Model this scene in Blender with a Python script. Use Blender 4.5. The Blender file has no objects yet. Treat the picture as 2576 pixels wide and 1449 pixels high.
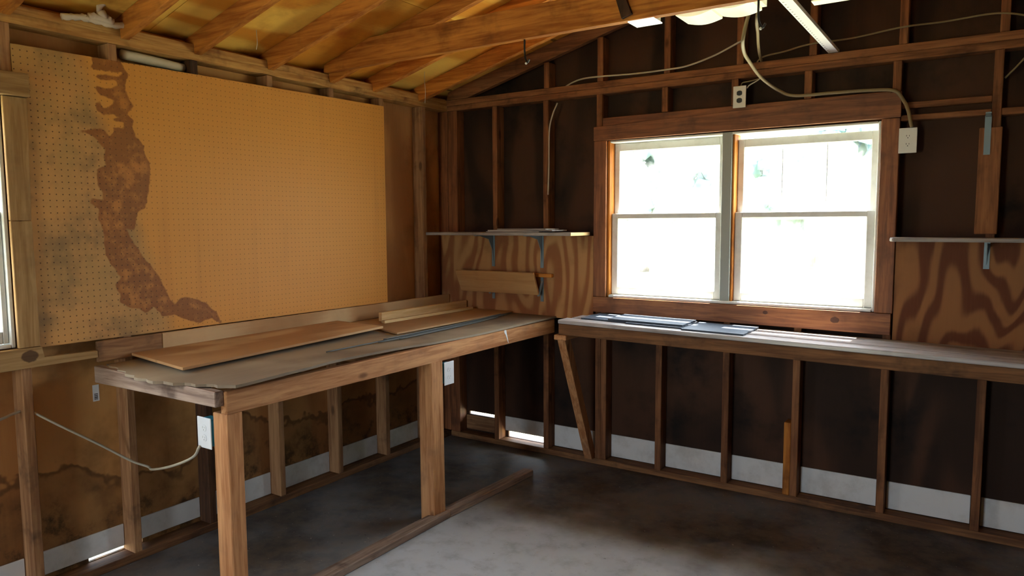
import bpy, bmesh, math, random
from mathutils import Vector, Matrix
random.seed(7)
D = bpy.data
SC = bpy.context.scene
COL = SC.collection

# ------------------------------------------------------------------ camera
cam = D.cameras.new('camera')
cam_o = D.objects.new('camera', cam)
COL.objects.link(cam_o)
YAW, PITCH, ROLL = -0.58097, -0.08945, -0.00494
fw = Vector((math.sin(YAW)*math.cos(PITCH), math.cos(YAW)*math.cos(PITCH), math.sin(PITCH)))
rt = Vector((math.cos(YAW), -math.sin(YAW), 0))
up = rt.cross(fw)
r2 = rt*math.cos(ROLL) + up*math.sin(ROLL)
u2 = -rt*math.sin(ROLL) + up*math.cos(ROLL)
cam_o.matrix_world = Matrix(((r2.x, u2.x, -fw.x, 3.2072), (r2.y, u2.y, -fw.y, -4.0636),
                             (r2.z, u2.z, -fw.z, 1.5432), (0, 0, 0, 1)))
cam.sensor_width = 36.0
cam.lens = 1812.42/2576*36.0
cam.clip_start = 0.05
cam.clip_end = 300
SC.camera = cam_o

# ------------------------------------------------------------------ light and exposure
SC.view_settings.view_transform = 'Standard'
SC.view_settings.look = 'None'
SC.view_settings.gamma = 1.0
SC.view_settings.use_curve_mapping = False
SC.view_settings.exposure = 0.92
SKY_STRENGTH = 9.0
SUN_STRENGTH = 34.0
world = D.worlds.new('sky')
SC.world = world
world.use_nodes = True
wn = world.node_tree
wn.nodes.clear()
w_out = wn.nodes.new('ShaderNodeOutputWorld')
w_bg = wn.nodes.new('ShaderNodeBackground')
w_bg.inputs[0].default_value = (0.78, 0.89, 1.0, 1)
w_bg.inputs[1].default_value = SKY_STRENGTH
wn.links.new(w_bg.outputs[0], w_out.inputs[0])

sun = D.lights.new('sun', 'SUN')
sun.energy = SUN_STRENGTH
sun.angle = math.radians(0.6)
sun.color = (1.0, 0.95, 0.86)
sun_o = D.objects.new('sun', sun)
COL.objects.link(sun_o)
sd = Vector((0.03, math.cos(math.radians(73)), math.sin(math.radians(73)))).normalized()
sun_o.rotation_euler = (-sd).to_track_quat('-Z', 'Y').to_euler()
sun_o.location = (2, 6, 12)


def portal(name, loc, direction, sx, sy):
    l = D.lights.new(name, 'AREA')
    l.shape = 'RECTANGLE'
    l.size, l.size_y = sx, sy
    l.cycles.is_portal = True
    o = D.objects.new(name, l)
    COL.objects.link(o)
    o.location = loc
    o.rotation_euler = Vector(direction).to_track_quat('-Z', 'Z').to_euler()


portal('daylight_portal_back', (1.99, 0.2, 1.56), (0, -1, 0), 1.6, 1.0)
portal('daylight_portal_left', (-0.2, -3.2, 1.56), (1, 0, 0), 0.95, 1.0)
portal('daylight_portal_door', (1.5, -6.75, 1.05), (0, 1, 0), 0.9, 2.1)


# ------------------------------------------------------------------ materials
class NT:
    def __init__(s, name):
        s.m = D.materials.new(name)
        s.m.use_nodes = True
        s.t = s.m.node_tree
        s.b = s.t.nodes['Principled BSDF']
        s.out = s.t.nodes['Material Output']

    def n(s, typ, **kw):
        nd = s.t.nodes.new(typ)
        for k, v in kw.items():
            setattr(nd, k, v)
        return nd

    def l(s, a, b):
        s.t.links.new(a, b)

    def setv(s, sock, v):
        if hasattr(v, 'is_output') or hasattr(v, 'links'):
            s.l(v, sock)
        else:
            sock.default_value = v

    def math(s, op, a, b=0.0, c=None, clamp=False):
        nd = s.n('ShaderNodeMath', operation=op, use_clamp=clamp)
        s.setv(nd.inputs[0], a)
        s.setv(nd.inputs[1], b)
        if c is not None:
            s.setv(nd.inputs[2], c)
        return nd.outputs[0]

    def noise(s, vec, scale, detail=3.0, rough=0.55, dist=0.0):
        nd = s.n('ShaderNodeTexNoise')
        s.l(vec, nd.inputs['Vector'])
        nd.inputs['Scale'].default_value = scale
        nd.inputs['Detail'].default_value = detail
        nd.inputs['Roughness'].default_value = rough
        nd.inputs['Distortion'].default_value = dist
        return nd.outputs[0]

    def vmul(s, vec, v):
        nd = s.n('ShaderNodeVectorMath', operation='MULTIPLY')
        s.l(vec, nd.inputs[0])
        nd.inputs[1].default_value = v
        return nd.outputs[0]

    def vadd(s, a, b):
        nd = s.n('ShaderNodeVectorMath', operation='ADD')
        s.l(a, nd.inputs[0])
        s.setv(nd.inputs[1], b)
        return nd.outputs[0]

    def ramp(s, f, lo, hi):
        nd = s.n('ShaderNodeMapRange', interpolation_type='SMOOTHSTEP')
        s.setv(nd.inputs[0], f)
        nd.inputs[1].default_value = lo
        nd.inputs[2].default_value = hi
        return nd.outputs[0]

    def mix(s, f, a, b, mode='MIX'):
        nd = s.n('ShaderNodeMix', data_type='RGBA', blend_type=mode)
        s.setv(nd.inputs[0], f)
        for sock, v in ((nd.inputs[6], a), (nd.inputs[7], b)):
            if isinstance(v, tuple):
                sock.default_value = (*v[:3], 1)
            else:
                s.l(v, sock)
        return nd.outputs[2]

    def coords(s, jitter=True):
        tc = s.n('ShaderNodeTexCoord').outputs['Object']
        if not jitter:
            return tc
        oi = s.n('ShaderNodeObjectInfo').outputs['Random']
        cb = s.n('ShaderNodeCombineXYZ')
        s.l(s.math('MULTIPLY', oi, 37.0), cb.inputs[0])
        s.l(s.math('MULTIPLY', oi, 91.0), cb.inputs[1])
        s.l(s.math('MULTIPLY', oi, 53.0), cb.inputs[2])
        return s.vadd(tc, cb.outputs[0])

    def pos(s):
        return s.n('ShaderNodeNewGeometry').outputs['Position']

    def xyz(s, v):
        nd = s.n('ShaderNodeSeparateXYZ')
        s.l(v, nd.inputs[0])
        return nd.outputs

    def bump(s, h, strength=0.3, dist=0.002):
        nd = s.n('ShaderNodeBump')
        nd.inputs['Strength'].default_value = strength
        nd.inputs['Distance'].default_value = dist
        s.l(h, nd.inputs['Height'])
        s.l(nd.outputs[0], s.b.inputs['Normal'])

    def color(s, c):
        if isinstance(c, tuple):
            s.b.inputs['Base Color'].default_value = (*c[:3], 1)
        else:
            s.l(c, s.b.inputs['Base Color'])

    def rough(s, r, spec=0.3):
        s.setv(s.b.inputs['Roughness'], r)
        s.b.inputs['Specular IOR Level'].default_value = spec


def lin(r, g, b):
    f = lambda c: (c/255/12.92 if c/255 <= 0.04045 else ((c/255+0.055)/1.055)**2.4)
    return (f(r), f(g), f(b))


AX = {'x': (0.07, 1, 1), 'y': (1, 0.07, 1), 'z': (1, 1, 0.07)}


def wood(name, ca, cb_, axis, dirt=None, dirt_amt=0.3, rough=0.72, grain=60.0, knots=True, spec=0.2, vary=0.25, marks=()):
    """sawn timber: streaks along the grain, a few knots, blotchy grime"""
    t = NT(name)
    v = t.coords()
    vs = t.vmul(v, AX[axis])
    wob = t.noise(v, 3.0, 2)
    g1 = t.noise(vs, grain, 4, 0.6, 0.6)
    g2 = t.noise(vs, grain*0.25, 2, 0.5, 1.2)
    g = t.math('ADD', t.math('MULTIPLY', g1, 0.55), t.math('MULTIPLY', g2, 0.45))
    c = t.mix(t.ramp(g, 0.34, 0.66), cb_, ca)
    if knots:
        vor = t.n('ShaderNodeTexVoronoi')
        kv = {'x': (0.45, 1, 1), 'y': (1, 0.45, 1), 'z': (1, 1, 0.45)}[axis]
        t.l(t.vmul(v, kv), vor.inputs['Vector'])
        vor.inputs['Scale'].default_value = 5.0
        k = t.ramp(vor.outputs['Distance'], 0.10, 0.045)
        c = t.mix(t.math('MULTIPLY', k, 0.75), c, tuple(x*0.35 for x in cb_))
    d = dirt or tuple(x*0.35 for x in cb_)
    bl = t.ramp(t.noise(v, 4.5, 4, 0.65), 0.5, 0.78)
    c = t.mix(t.math('MULTIPLY', bl, dirt_amt*1.6, clamp=True), c, d)
    for (mx, my, mz, mr, mc) in marks:      # single large knots and paint spots that the photo shows
        dv = t.vadd(t.pos(), (-mx, -my, -mz))
        ln = t.n('ShaderNodeVectorMath', operation='LENGTH')
        t.l(t.vmul(dv, {'x': (0.75, 1, 1), 'y': (1, 0.75, 1), 'z': (1, 1, 0.6)}[axis]), ln.inputs[0])
        edge = t.math('ADD', ln.outputs['Value'], t.math('MULTIPLY', t.math('SUBTRACT', t.noise(v, 45, 3), 0.5), mr*0.5))
        c = t.mix(t.math('MULTIPLY', t.ramp(edge, mr*1.08, mr*0.85), 0.85), c, mc)
    oi = t.n('ShaderNodeObjectInfo').outputs['Random']
    val = t.math('ADD', t.math('MULTIPLY', oi, vary), 1.0-vary/2)
    hsv = t.n('ShaderNodeHueSaturation')
    t.l(c, hsv.inputs['Color'])
    t.l(val, hsv.inputs['Value'])
    t.color(hsv.outputs[0])
    t.rough(rough, spec)
    t.bump(g, 0.25, 0.001)
    return t.m


def plywood(name, ca, cb_, axis, freq=7.0, an=0.28, dirt_amt=0.25, knot=0.0, soft=0.5, sc=2.2, zstain=None, dirt=None):
    """rotary-cut plywood: flame contours of a stretched noise"""
    t = NT(name)
    v = t.coords()
    st = {'x': (an, 1, 1), 'y': (1, an, 1), 'z': (1, 1, an)}[axis]
    vs = t.vmul(v, st)
    n0 = t.noise(vs, sc, 2, 0.45, 0.5)
    sn = t.math('SINE', t.math('MULTIPLY', n0, freq*6.283))
    f = t.ramp(sn, -soft, soft)
    fine = t.noise(t.vmul(v, AX[axis]), 90, 3, 0.6)
    f2 = t.math('ADD', t.math('MULTIPLY', f, 0.75), t.math('MULTIPLY', fine, 0.35))
    c = t.mix(t.ramp(f2, 0.1, 1.0), cb_, ca)
    if knot:
        vor = t.n('ShaderNodeTexVoronoi')
        t.l(t.vmul(v, st), vor.inputs['Vector'])
        vor.inputs['Scale'].default_value = 6.5
        k = t.ramp(vor.outputs['Distance'], 0.13, 0.07)
        c = t.mix(t.math('MULTIPLY', k, knot), c, tuple(x*0.25 for x in cb_))
    d = dirt or tuple(x*0.35 for x in cb_)
    bl = t.ramp(t.noise(v, 2.6, 5, 0.6), 0.48, 0.75)
    c = t.mix(t.math('MULTIPLY', bl, dirt_amt*1.6, clamp=True), c, d)
    if zstain:
        # tide mark of rising damp and mould: a ragged edge with a dark rim
        p = t.pos()
        z = t.xyz(p)[2]
        rag = t.math('MULTIPLY', t.math('SUBTRACT', t.noise(p, 3.2, 4, 0.55), 0.5), 0.75)
        e = t.math('ADD', z, rag)
        m = t.ramp(e, zstain+0.02, zstain-0.015)
        rim = t.math('MULTIPLY', t.ramp(e, zstain-0.04, zstain), t.ramp(e, zstain+0.025, zstain+0.005))
        mold = t.ramp(t.noise(p, 7, 5, 0.7), 0.42, 0.62)
        c = t.mix(t.math('MULTIPLY', m, 0.35), c, lin(84, 50, 30))
        c = t.mix(t.math('MULTIPLY', rim, 0.55), c, lin(44, 26, 18))
        low = t.ramp(e, zstain-0.02, zstain-0.22)
        c = t.mix(t.math('MULTIPLY', low, t.math('ADD', t.math('MULTIPLY', mold, 0.65), 0.2)), c, lin(34, 28, 22))
    t.color(c)
    t.rough(0.75, 0.2)
    t.bump(f2, 0.15, 0.001)
    return t.m


def plain(name, c, rough=0.5, spec=0.4, metal=0.0, noise_amt=0.0, noise_c=None, ns=20.0):
    t = NT(name)
    if noise_amt:
        v = t.coords()
        f = t.ramp(t.noise(v, ns, 5, 0.65), 0.42, 0.72)
        t.color(t.mix(t.math('MULTIPLY', f, noise_amt), c, noise_c or tuple(x*0.4 for x in c)))
    else:
        # a trace of tonal variation keeps even plastic and metal from looking synthetic
        f = t.noise(t.coords(), 25, 3)
        t.color(t.mix(t.math('MULTIPLY', f, 0.12), c, tuple(x*0.75 for x in c)))
    t.rough(rough, spec)
    t.b.inputs['Metallic'].default_value = metal
    return t.m


M = {}
for a in 'xyz':
    M['bench_'+a] = wood('bench_timber_'+a, lin(206, 152, 104), lin(160, 104, 64), a, dirt=lin(116, 86, 70), dirt_amt=0.32)
    M['studA_'+a] = wood('left_framing_'+a, lin(172, 128, 88), lin(126, 86, 56), a, dirt=lin(62, 44, 32), dirt_amt=0.55)
    M['studB_'+a] = wood('back_framing_'+a, lin(150, 100, 64), lin(100, 62, 38), a, dirt=lin(58, 36, 24), dirt_amt=0.5)
    M['rafter_'+a] = wood('rafter_timber_'+a, lin(206, 134, 58), lin(150, 84, 30), a, dirt=lin(84, 44, 20), dirt_amt=0.4)
    M['case_'+a] = wood('casing_timber_'+a, lin(152, 95, 56), lin(106, 61, 35), a, dirt=lin(70, 38, 24), dirt_amt=0.45, spec=0.35, rough=0.55)
    M['pale_'+a] = wood('pale_timber_'+a, lin(226, 196, 146), lin(204, 166, 112), a, dirt=lin(150, 116, 76), dirt_amt=0.12, vary=0.1)
    M['grey_'+a] = wood('weathered_timber_'+a, lin(168, 160, 154), lin(120, 108, 102), a, dirt=lin(70, 60, 56), dirt_amt=0.3, knots=False)
    M['dusty_'+a] = wood('dusty_bench_timber_'+a, lin(172, 166, 164), lin(132, 124, 120), a, dirt=lin(84, 76, 72), dirt_amt=0.35, rough=0.27, spec=0.8, knots=False)
    M['dark_'+a] = wood('damp_timber_'+a, lin(96, 64, 42), lin(56, 36, 26), a, dirt=lin(30, 22, 18), dirt_amt=0.5)
    M['left_case_'+a] = wood('left_casing_'+a, lin(176, 140, 92), lin(140, 104, 62), a, dirt=lin(104, 76, 50), dirt_amt=0.3)
for a in 'xy':
    M['plate_'+a] = wood('bottom_plate_'+a, lin(140, 98, 62), lin(92, 60, 38), a, dirt=lin(48, 36, 28), dirt_amt=0.55, knots=False)
for a in 'xy':
    M['rail_'+a] = wood('greyed_rail_'+a, lin(172, 148, 130), lin(122, 98, 84), a, dirt=lin(60, 40, 30), dirt_amt=0.45, knots=False)
M['left_ledge'] = wood('left_window_ledge', lin(176, 140, 92), lin(140, 104, 62), 'y', dirt=lin(104, 76, 50), dirt_amt=0.3, marks=[(0.03, -2.742, 1.022, 0.024, lin(74, 50, 34))])
M['win_ledge'] = wood('window_ledge', lin(160, 102, 60), lin(114, 66, 38), 'x', dirt=lin(70, 38, 24), dirt_amt=0.4, spec=0.35, rough=0.55, marks=[(2.214, -0.022, 1.05, 0.011, lin(60, 30, 18)), (2.568, -0.022, 1.033, 0.016, lin(66, 34, 20))])
M['plateA'] = wood('left_top_plate', lin(196, 150, 86), lin(150, 100, 50), 'y', dirt=lin(92, 56, 32), dirt_amt=0.55)
M['plyA'] = plywood('left_sheathing', lin(206, 152, 92), lin(164, 110, 62), 'z', freq=2.0, soft=1.0, dirt_amt=0.4, zstain=0.40)
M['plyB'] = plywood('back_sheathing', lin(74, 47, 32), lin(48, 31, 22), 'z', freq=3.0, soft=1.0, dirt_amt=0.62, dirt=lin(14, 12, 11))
M['plyRoof'] = plywood('roof_deck', lin(252, 206, 96), lin(222, 150, 52), 'y', freq=4.0, soft=0.8, dirt_amt=0.6, knot=0.9, sc=1.6, dirt=lin(176, 92, 28))
M['splash'] = plywood('splash_plywood', lin(184, 136, 88), lin(148, 94, 58), 'z', freq=7.0, soft=1.0, dirt_amt=0.3, sc=3.4, an=0.30)
M['splashR'] = plywood('splash_plywood_right', lin(146, 98, 60), lin(98, 54, 33), 'z', freq=9.0, soft=0.9, dirt_amt=0.25, sc=2.8, an=0.34)
M['sheet'] = plywood('bench_sheet', lin(156, 140, 118), lin(128, 110, 90), 'y', freq=2.0, soft=1.0, dirt_amt=0.35, dirt=lin(92, 78, 70))
M['loose'] = plywood('loose_plywood', lin(202, 168, 124), lin(172, 130, 88), 'y', freq=3.5, soft=0.9, dirt_amt=0.15, knot=0.35)
M['loose2'] = plywood('loose_hardboard', lin(184, 150, 110), lin(162, 124, 86), 'y', freq=1.0, soft=1.0, dirt_amt=0.2)
M['tipped'] = wood('tipped_board', lin(196, 152, 102), lin(176, 130, 82), 'x', dirt=lin(130, 92, 58), dirt_amt=0.2, grain=30)
M['white'] = plain('white_paint', (0.72, 0.72, 0.68), 0.5, 0.4, noise_amt=0.25, noise_c=(0.35, 0.32, 0.25), ns=14)
M['strip'] = plain('white_strip_paint', (0.66, 0.66, 0.64), 0.6, 0.3, noise_amt=0.4, noise_c=(0.26, 0.23, 0.18), ns=6)
M['mullion'] = plain('grey_mullion_paint', (0.36, 0.38, 0.34), 0.6, 0.3)
M['plate'] = plain('white_plastic', (0.78, 0.79, 0.80), 0.35, 0.5)
M['ivory'] = plain('ivory_plastic', (0.72, 0.70, 0.63), 0.4, 0.5)
M['slot'] = plain('grey_slot', (0.42, 0.41, 0.38), 0.6, 0.2)
M['black'] = plain('black_plastic', (0.012, 0.012, 0.012), 0.4, 0.5)
M['teal'] = plain('teal_box_plastic', (0.05, 0.30, 0.42), 0.45, 0.4)
M['cable'] = plain('cream_cable_sheath', (0.50, 0.44, 0.33), 0.5, 0.4)
M['oldcable'] = plain('aged_cable_sheath', (0.22, 0.16, 0.075), 0.5, 0.4)
M['bracket'] = plain('blue_grey_steel', (0.20, 0.26, 0.29), 0.45, 0.5, metal=0.3)
M['rod'] = plain('dark_steel_rod', (0.10, 0.105, 0.10), 0.55, 0.4, metal=0.3)
M['slate'] = plain('grey_blue_shingle', (0.05, 0.065, 0.09), 0.62, 0.25, noise_amt=0.4, noise_c=(0.10, 0.12, 0.15), ns=60)
M['strapw'] = plain('dusty_white_metal', (0.75, 0.75, 0.72), 0.35, 0.5)
M['foam'] = plain('pale_foam', (0.62, 0.50, 0.38), 0.9, 0.1)
M['batt'] = plain('pale_sheet', (0.62, 0.55, 0.42), 0.9, 0.1)
M['label'] = plain('paper_label', (0.8, 0.8, 0.8), 0.6, 0.3)
M['ink'] = plain('black_ink', (0.02, 0.02, 0.02), 0.7, 0.2)
M['roofing_light_seal'] = plain('asphalt_light_seal', (0.05, 0.05, 0.05), 0.9, 0.1)
M['siding'] = plain('exterior_siding', (0.5, 0.48, 0.42), 0.8, 0.1)
M['web'] = plain('dusty_thread', (0.6, 0.55, 0.45), 0.9, 0.1)


def lamp_mat(name, c, e):
    t = NT(name)
    t.color((0.45, 0.45, 0.33))
    t.b.inputs['Emission Color'].default_value = (*c, 1)
    t.b.inputs['Emission Strength'].default_value = e
    t.rough(0.35, 0.5)
    return t.m


M['lens'] = lamp_mat('lit_yellowed_lens', (1.0, 0.95, 0.55), 0.38)
M['lens2'] = lamp_mat('lit_white_lens', (0.92, 1.0, 0.86), 0.6)


def glass():
    """dusty window pane: clear, with a thin veil of dirt that scatters daylight"""
    t = NT('dusty_glass')
    t.t.nodes.remove(t.b)
    tr = t.n('ShaderNodeBsdfTransparent')
    tl = t.n('ShaderNodeBsdfTranslucent')
    tl.inputs[0].default_value = (0.9, 0.95, 0.92, 1)
    gl = t.n('ShaderNodeBsdfGlossy')
    gl.inputs['Roughness'].default_value = 0.03
    dust = t.math('MULTIPLY', t.ramp(t.noise(t.coords(), 6, 5, 0.6), 0.3, 0.8), 0.16)
    m1 = t.n('ShaderNodeMixShader')
    t.l(dust, m1.inputs[0])
    t.l(tr.outputs[0], m1.inputs[1])
    t.l(tl.outputs[0], m1.inputs[2])
    fr = t.n('ShaderNodeLayerWeight')      # the facing term is the same from both sides of the pane
    fr.inputs[0].default_value = 0.5
    fac = t.math('ADD', t.math('MULTIPLY', t.math('POWER', fr.outputs['Facing'], 5.0), 0.35), 0.03)
    m2 = t.n('ShaderNodeMixShader')
    t.l(fac, m2.inputs[0])
    t.l(m1.outputs[0], m2.inputs[1])
    t.l(gl.outputs[0], m2.inputs[2])
    t.l(m2.outputs[0], t.out.inputs[0])
    return t.m


M['glass'] = glass()


def floor_mat():
    t = NT('stained_concrete')
    p = t.pos()
    n1 = t.noise(p, 1.6, 6, 0.62)
    n2 = t.noise(p, 9, 6, 0.65)
    n3 = t.noise(p, 60, 3, 0.6)
    c = t.mix(n1, lin(166, 170, 176), lin(204, 209, 216))
    c = t.mix(t.math('MULTIPLY', t.ramp(n2, 0.45, 0.75), 0.5), c, lin(132, 132, 132))
    # darker brown mottle towards the back wall and under the left bench
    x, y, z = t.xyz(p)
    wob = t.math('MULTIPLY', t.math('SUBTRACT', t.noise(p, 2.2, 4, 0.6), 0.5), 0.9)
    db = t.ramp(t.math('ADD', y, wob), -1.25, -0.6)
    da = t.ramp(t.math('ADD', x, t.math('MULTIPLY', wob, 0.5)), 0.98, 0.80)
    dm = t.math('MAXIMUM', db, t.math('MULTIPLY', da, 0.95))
    mottle = t.mix(t.ramp(n2, 0.35, 0.65), lin(44, 34, 27), lin(92, 76, 60))
    mottle = t.mix(t.ramp(t.noise(p, 4.2, 6, 0.7), 0.56, 0.74), mottle, lin(98, 84, 70))
    c = t.mix(t.math('MULTIPLY', dm, t.math('ADD', t.math('MULTIPLY', t.ramp(n1, 0.62, 0.38), 0.20), 0.78)), c, mottle)
    c = t.mix(t.ramp(n3, 0.68, 0.74), c, lin(190, 180, 168))
    c = t.mix(t.ramp(t.noise(p, 34, 4, 0.7), 0.66, 0.72), c, lin(46, 38, 32))
    t.color(c)
    t.rough(t.math('ADD', t.math('MULTIPLY', n2, 0.25), 0.5), 0.35)
    t.bump(n2, 0.3, 0.004)
    return t.m


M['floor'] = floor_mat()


def grass_mat():
    t = NT('sunlit_grass')
    p = t.pos()
    c = t.mix(t.noise(p, 3, 5), (0.27, 0.27, 0.15), (0.44, 0.42, 0.27))
    t.color(c)
    t.rough(0.9, 0.1)
    return t.m


def leaf_mat(name, a, b):
    t = NT(name)
    t.color(t.mix(t.noise(t.coords(), 1.3, 5, 0.7), a, b))
    t.rough(0.8, 0.2)
    return t.m


M['grass'] = grass_mat()
M['leaf'] = leaf_mat('tree_foliage', (0.06, 0.115, 0.115), (0.14, 0.21, 0.205))
M['bark'] = wood('tree_bark', lin(110, 96, 84), lin(70, 60, 52), 'z')

# ------------------------------------------------------------------ helpers
WORLD = {}      # world location of every object


def link(o, wloc, parent=None):
    COL.objects.link(o)
    WORLD[o.name] = Vector(wloc)
    if parent is not None:
        o.parent = parent
        o.location = Vector(wloc) - WORLD[parent.name]
    else:
        o.location = wloc
    return o


def tag(o, label=None, cat=None, group=None, kind=None):
    if label:
        o['label'] = label
    if cat:
        o['category'] = cat
    if group:
        o['group'] = group
    if kind:
        o['kind'] = kind
    return o


def empty(name, loc, label=None, cat=None, group=None, kind=None):
    o = D.objects.new(name, None)
    o.empty_display_size = 0.1
    link(o, loc)
    return tag(o, label, cat, group, kind)


def from_bm(name, bm, mat, parent=None, center=True, smooth=False):
    """bmesh in world coordinates -> object whose origin is its own centre"""
    c = Vector((0, 0, 0))
    if center and bm.verts:
        lo = Vector([min(v.co[i] for v in bm.verts) for i in range(3)])
        hi = Vector([max(v.co[i] for v in bm.verts) for i in range(3)])
        c = (lo+hi)/2
    for v in bm.verts:
        v.co -= c
    bmesh.ops.recalc_face_normals(bm, faces=bm.faces)
    me = D.meshes.new(name)
    bm.to_mesh(me)
    bm.free()
    for m in (mat if isinstance(mat, (list, tuple)) else [mat]):
        me.materials.append(m)
    if smooth:
        for p in me.polygons:
            p.use_smooth = True
    return link(D.objects.new(name, me), c, parent)


def add_box(bm, x0, x1, y0, y1, z0, z1, bev=0.0, mi=0):
    vs = [bm.verts.new(p) for p in ((x0, y0, z0), (x1, y0, z0), (x1, y1, z0), (x0, y1, z0),
                                    (x0, y0, z1), (x1, y0, z1), (x1, y1, z1), (x0, y1, z1))]
    fs = [bm.faces.new([vs[i] for i in q]) for q in ((0, 3, 2, 1), (4, 5, 6, 7), (0, 1, 5, 4), (1, 2, 6, 5), (2, 3, 7, 6), (3, 0, 4, 7))]
    for f in fs:
        f.material_index = mi
    if bev:
        es = list({e for f in fs for e in f.edges})
        bmesh.ops.bevel(bm, geom=es, offset=bev, segments=1, affect='EDGES')
    return vs


def board(name, x0, x1, y0, y1, z0, z1, mat, parent=None, bev=0.003):
    bm = bmesh.new()
    add_box(bm, x0, x1, y0, y1, z0, z1, min(bev, 0.3*min(x1-x0, y1-y0, z1-z0)))
    return from_bm(name, bm, mat, parent)


def add_prism(bm, pts, axis, a, b):
    """extrude a polygon (list of 2-tuples) along axis x, y or z between a and b"""
    def P(u, v, w):
        return {'x': (w, u, v), 'y': (u, w, v), 'z': (u, v, w)}[axis]
    A = [bm.verts.new(P(u, v, a)) for u, v in pts]
    B = [bm.verts.new(P(u, v, b)) for u, v in pts]
    bm.faces.new(A)
    bm.faces.new(B[::-1])
    n = len(pts)
    for i in range(n):
        bm.faces.new((A[i], A[(i+1) % n], B[(i+1) % n], B[i]))


def prism(name, pts, axis, a, b, mat, parent=None, bev=0.0):
    bm = bmesh.new()
    add_prism(bm, pts, axis, a, b)
    if bev:
        bmesh.ops.bevel(bm, geom=list(bm.edges), offset=bev, segments=1, affect='EDGES')
    return from_bm(name, bm, mat, parent)


def catmull(pts, n=8):
    P = [Vector(p) for p in pts]
    P = [P[0]*2-P[1]] + P + [P[-1]*2-P[-2]]
    out = []
    for i in range(1, len(P)-2):
        for k in range(n):
            t = k/n
            a, b, c, d = P[i-1], P[i], P[i+1], P[i+2]
            out.append(0.5*((2*b)+(c-a)*t+(2*a-5*b+4*c-d)*t*t+(3*b-a-3*c+d)*t**3))
    out.append(P[-2])
    return out


def add_tube(bm, pts, r, seg=8, smooth=8, flat=1.0):
    path = catmull(pts, smooth) if smooth and len(pts) > 2 else [Vector(p) for p in pts]
    rings = []
    prev = None
    for i, p in enumerate(path):
        t = (path[min(i+1, len(path)-1)]-path[max(i-1, 0)]).normalized()
        ref = prev if prev is not None else (Vector((0, 0, 1)) if abs(t.z) < 0.9 else Vector((1, 0, 0)))
        u = (ref - t*ref.dot(t)).normalized()
        v = t.cross(u)
        prev = u
        rings.append([bm.verts.new(p+u*r*flat*math.cos(2*math.pi*k/seg)+v*r*math.sin(2*math.pi*k/seg)) for k in range(seg)])
    for a, b in zip(rings, rings[1:]):
        for k in range(seg):
            bm.faces.new((a[k], a[(k+1) % seg], b[(k+1) % seg], b[k]))
    bm.faces.new(rings[0][::-1])
    bm.faces.new(rings[-1])


def tube(name, pts, r, mat, parent=None, seg=8, smooth=8, flat=1.0):
    bm = bmesh.new()
    add_tube(bm, pts, r, seg, smooth, flat)
    return from_bm(name, bm, mat, parent, smooth=True)


# roof line: underside of the rafters
def L(x):
    return 2.357 + 0.27*(x if x < 3.3 else 6.6-x)


DK = 0.100           # rafter depth measured upright
PL0, PL1 = 2.329, 2.405     # doubled top plate
YB = -6.6            # inner face of the wall behind the camera

# ------------------------------------------------------------------ the setting: floor, ground
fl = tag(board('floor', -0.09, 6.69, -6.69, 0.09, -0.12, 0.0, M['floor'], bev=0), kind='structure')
tag(board('ground', -60, 60, -60, 80, -0.30, -0.122, M['grass'], bev=0), kind='structure')

# ------------------------------------------------------------------ wall_left (x = 0 is the face of its studs)
wl = empty('wall_left', (0, -3.3, 0), kind='structure')
WIN_Y0, WIN_Y1 = -3.66, -2.775       # left window opening
ZW0, ZW1 = 1.06, 2.045
SH = 0.0895


def cells(xs, zs, hole):
    for i in range(len(xs)-1):
        for j in range(len(zs)-1):
            if not hole((xs[i]+xs[i+1])/2, (zs[j]+zs[j+1])/2):
                yield xs[i], xs[i+1], zs[j], zs[j+1]


def sheathA(y0, y1, holes=()):
    ys = sorted({y0, y1, *[h for q in holes for h in q[:2] if y0 < h < y1]})
    zs = sorted({-0.1, 2.5, *[h for q in holes for h in q[2:]]})
    bm = bmesh.new()
    for a, b, c, d in cells(ys, zs, lambda u, v: any(q[0] < u < q[1] and q[2] < v < q[3] for q in holes)):
        add_box(bm, -SH-0.012, -SH, a, b, c, d)
    bmesh.ops.remove_doubles(bm, verts=bm.verts, dist=1e-5)
    return from_bm('sheathing_panel', bm, M['plyA'], wl)


sheathA(-1.499, 0.10)
sheathA(-2.715, -1.501, [(-2.51, -2.345, 0.040, 0.058), (-2.30, -2.262, 0.040, 0.056)])
sheathA(-4.6, -2.717, [(WIN_Y0, WIN_Y1, ZW0, ZW1)])
sheathA(-6.7, -4.602)
board('siding', -0.125, -SH-0.013, -6.7, WIN_Y0, -0.1, 2.5, M['siding'], wl, bev=0)
bm = bmesh.new()
for q in cells([WIN_Y0, WIN_Y1, -2.51, -2.345, -2.30, -2.262, 0.1], [-0.1, 0.040, 0.058, ZW0, ZW1, 2.5],
               lambda u, v: (WIN_Y0 < u < WIN_Y1 and ZW0 < v < ZW1) or (0.04 < v < 0.058 and (-2.51 < u < -2.345 or -2.30 < u < -2.262))):
    add_box(bm, -0.125, -SH-0.013, *q)
bmesh.ops.remove_doubles(bm, verts=bm.verts, dist=1e-5)
from_bm('siding', bm, M['siding'], wl)
board('bottom_plate', -0.089, 0, -6.6, 0, 0, 0.038, M['plate_y'], wl)
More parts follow.
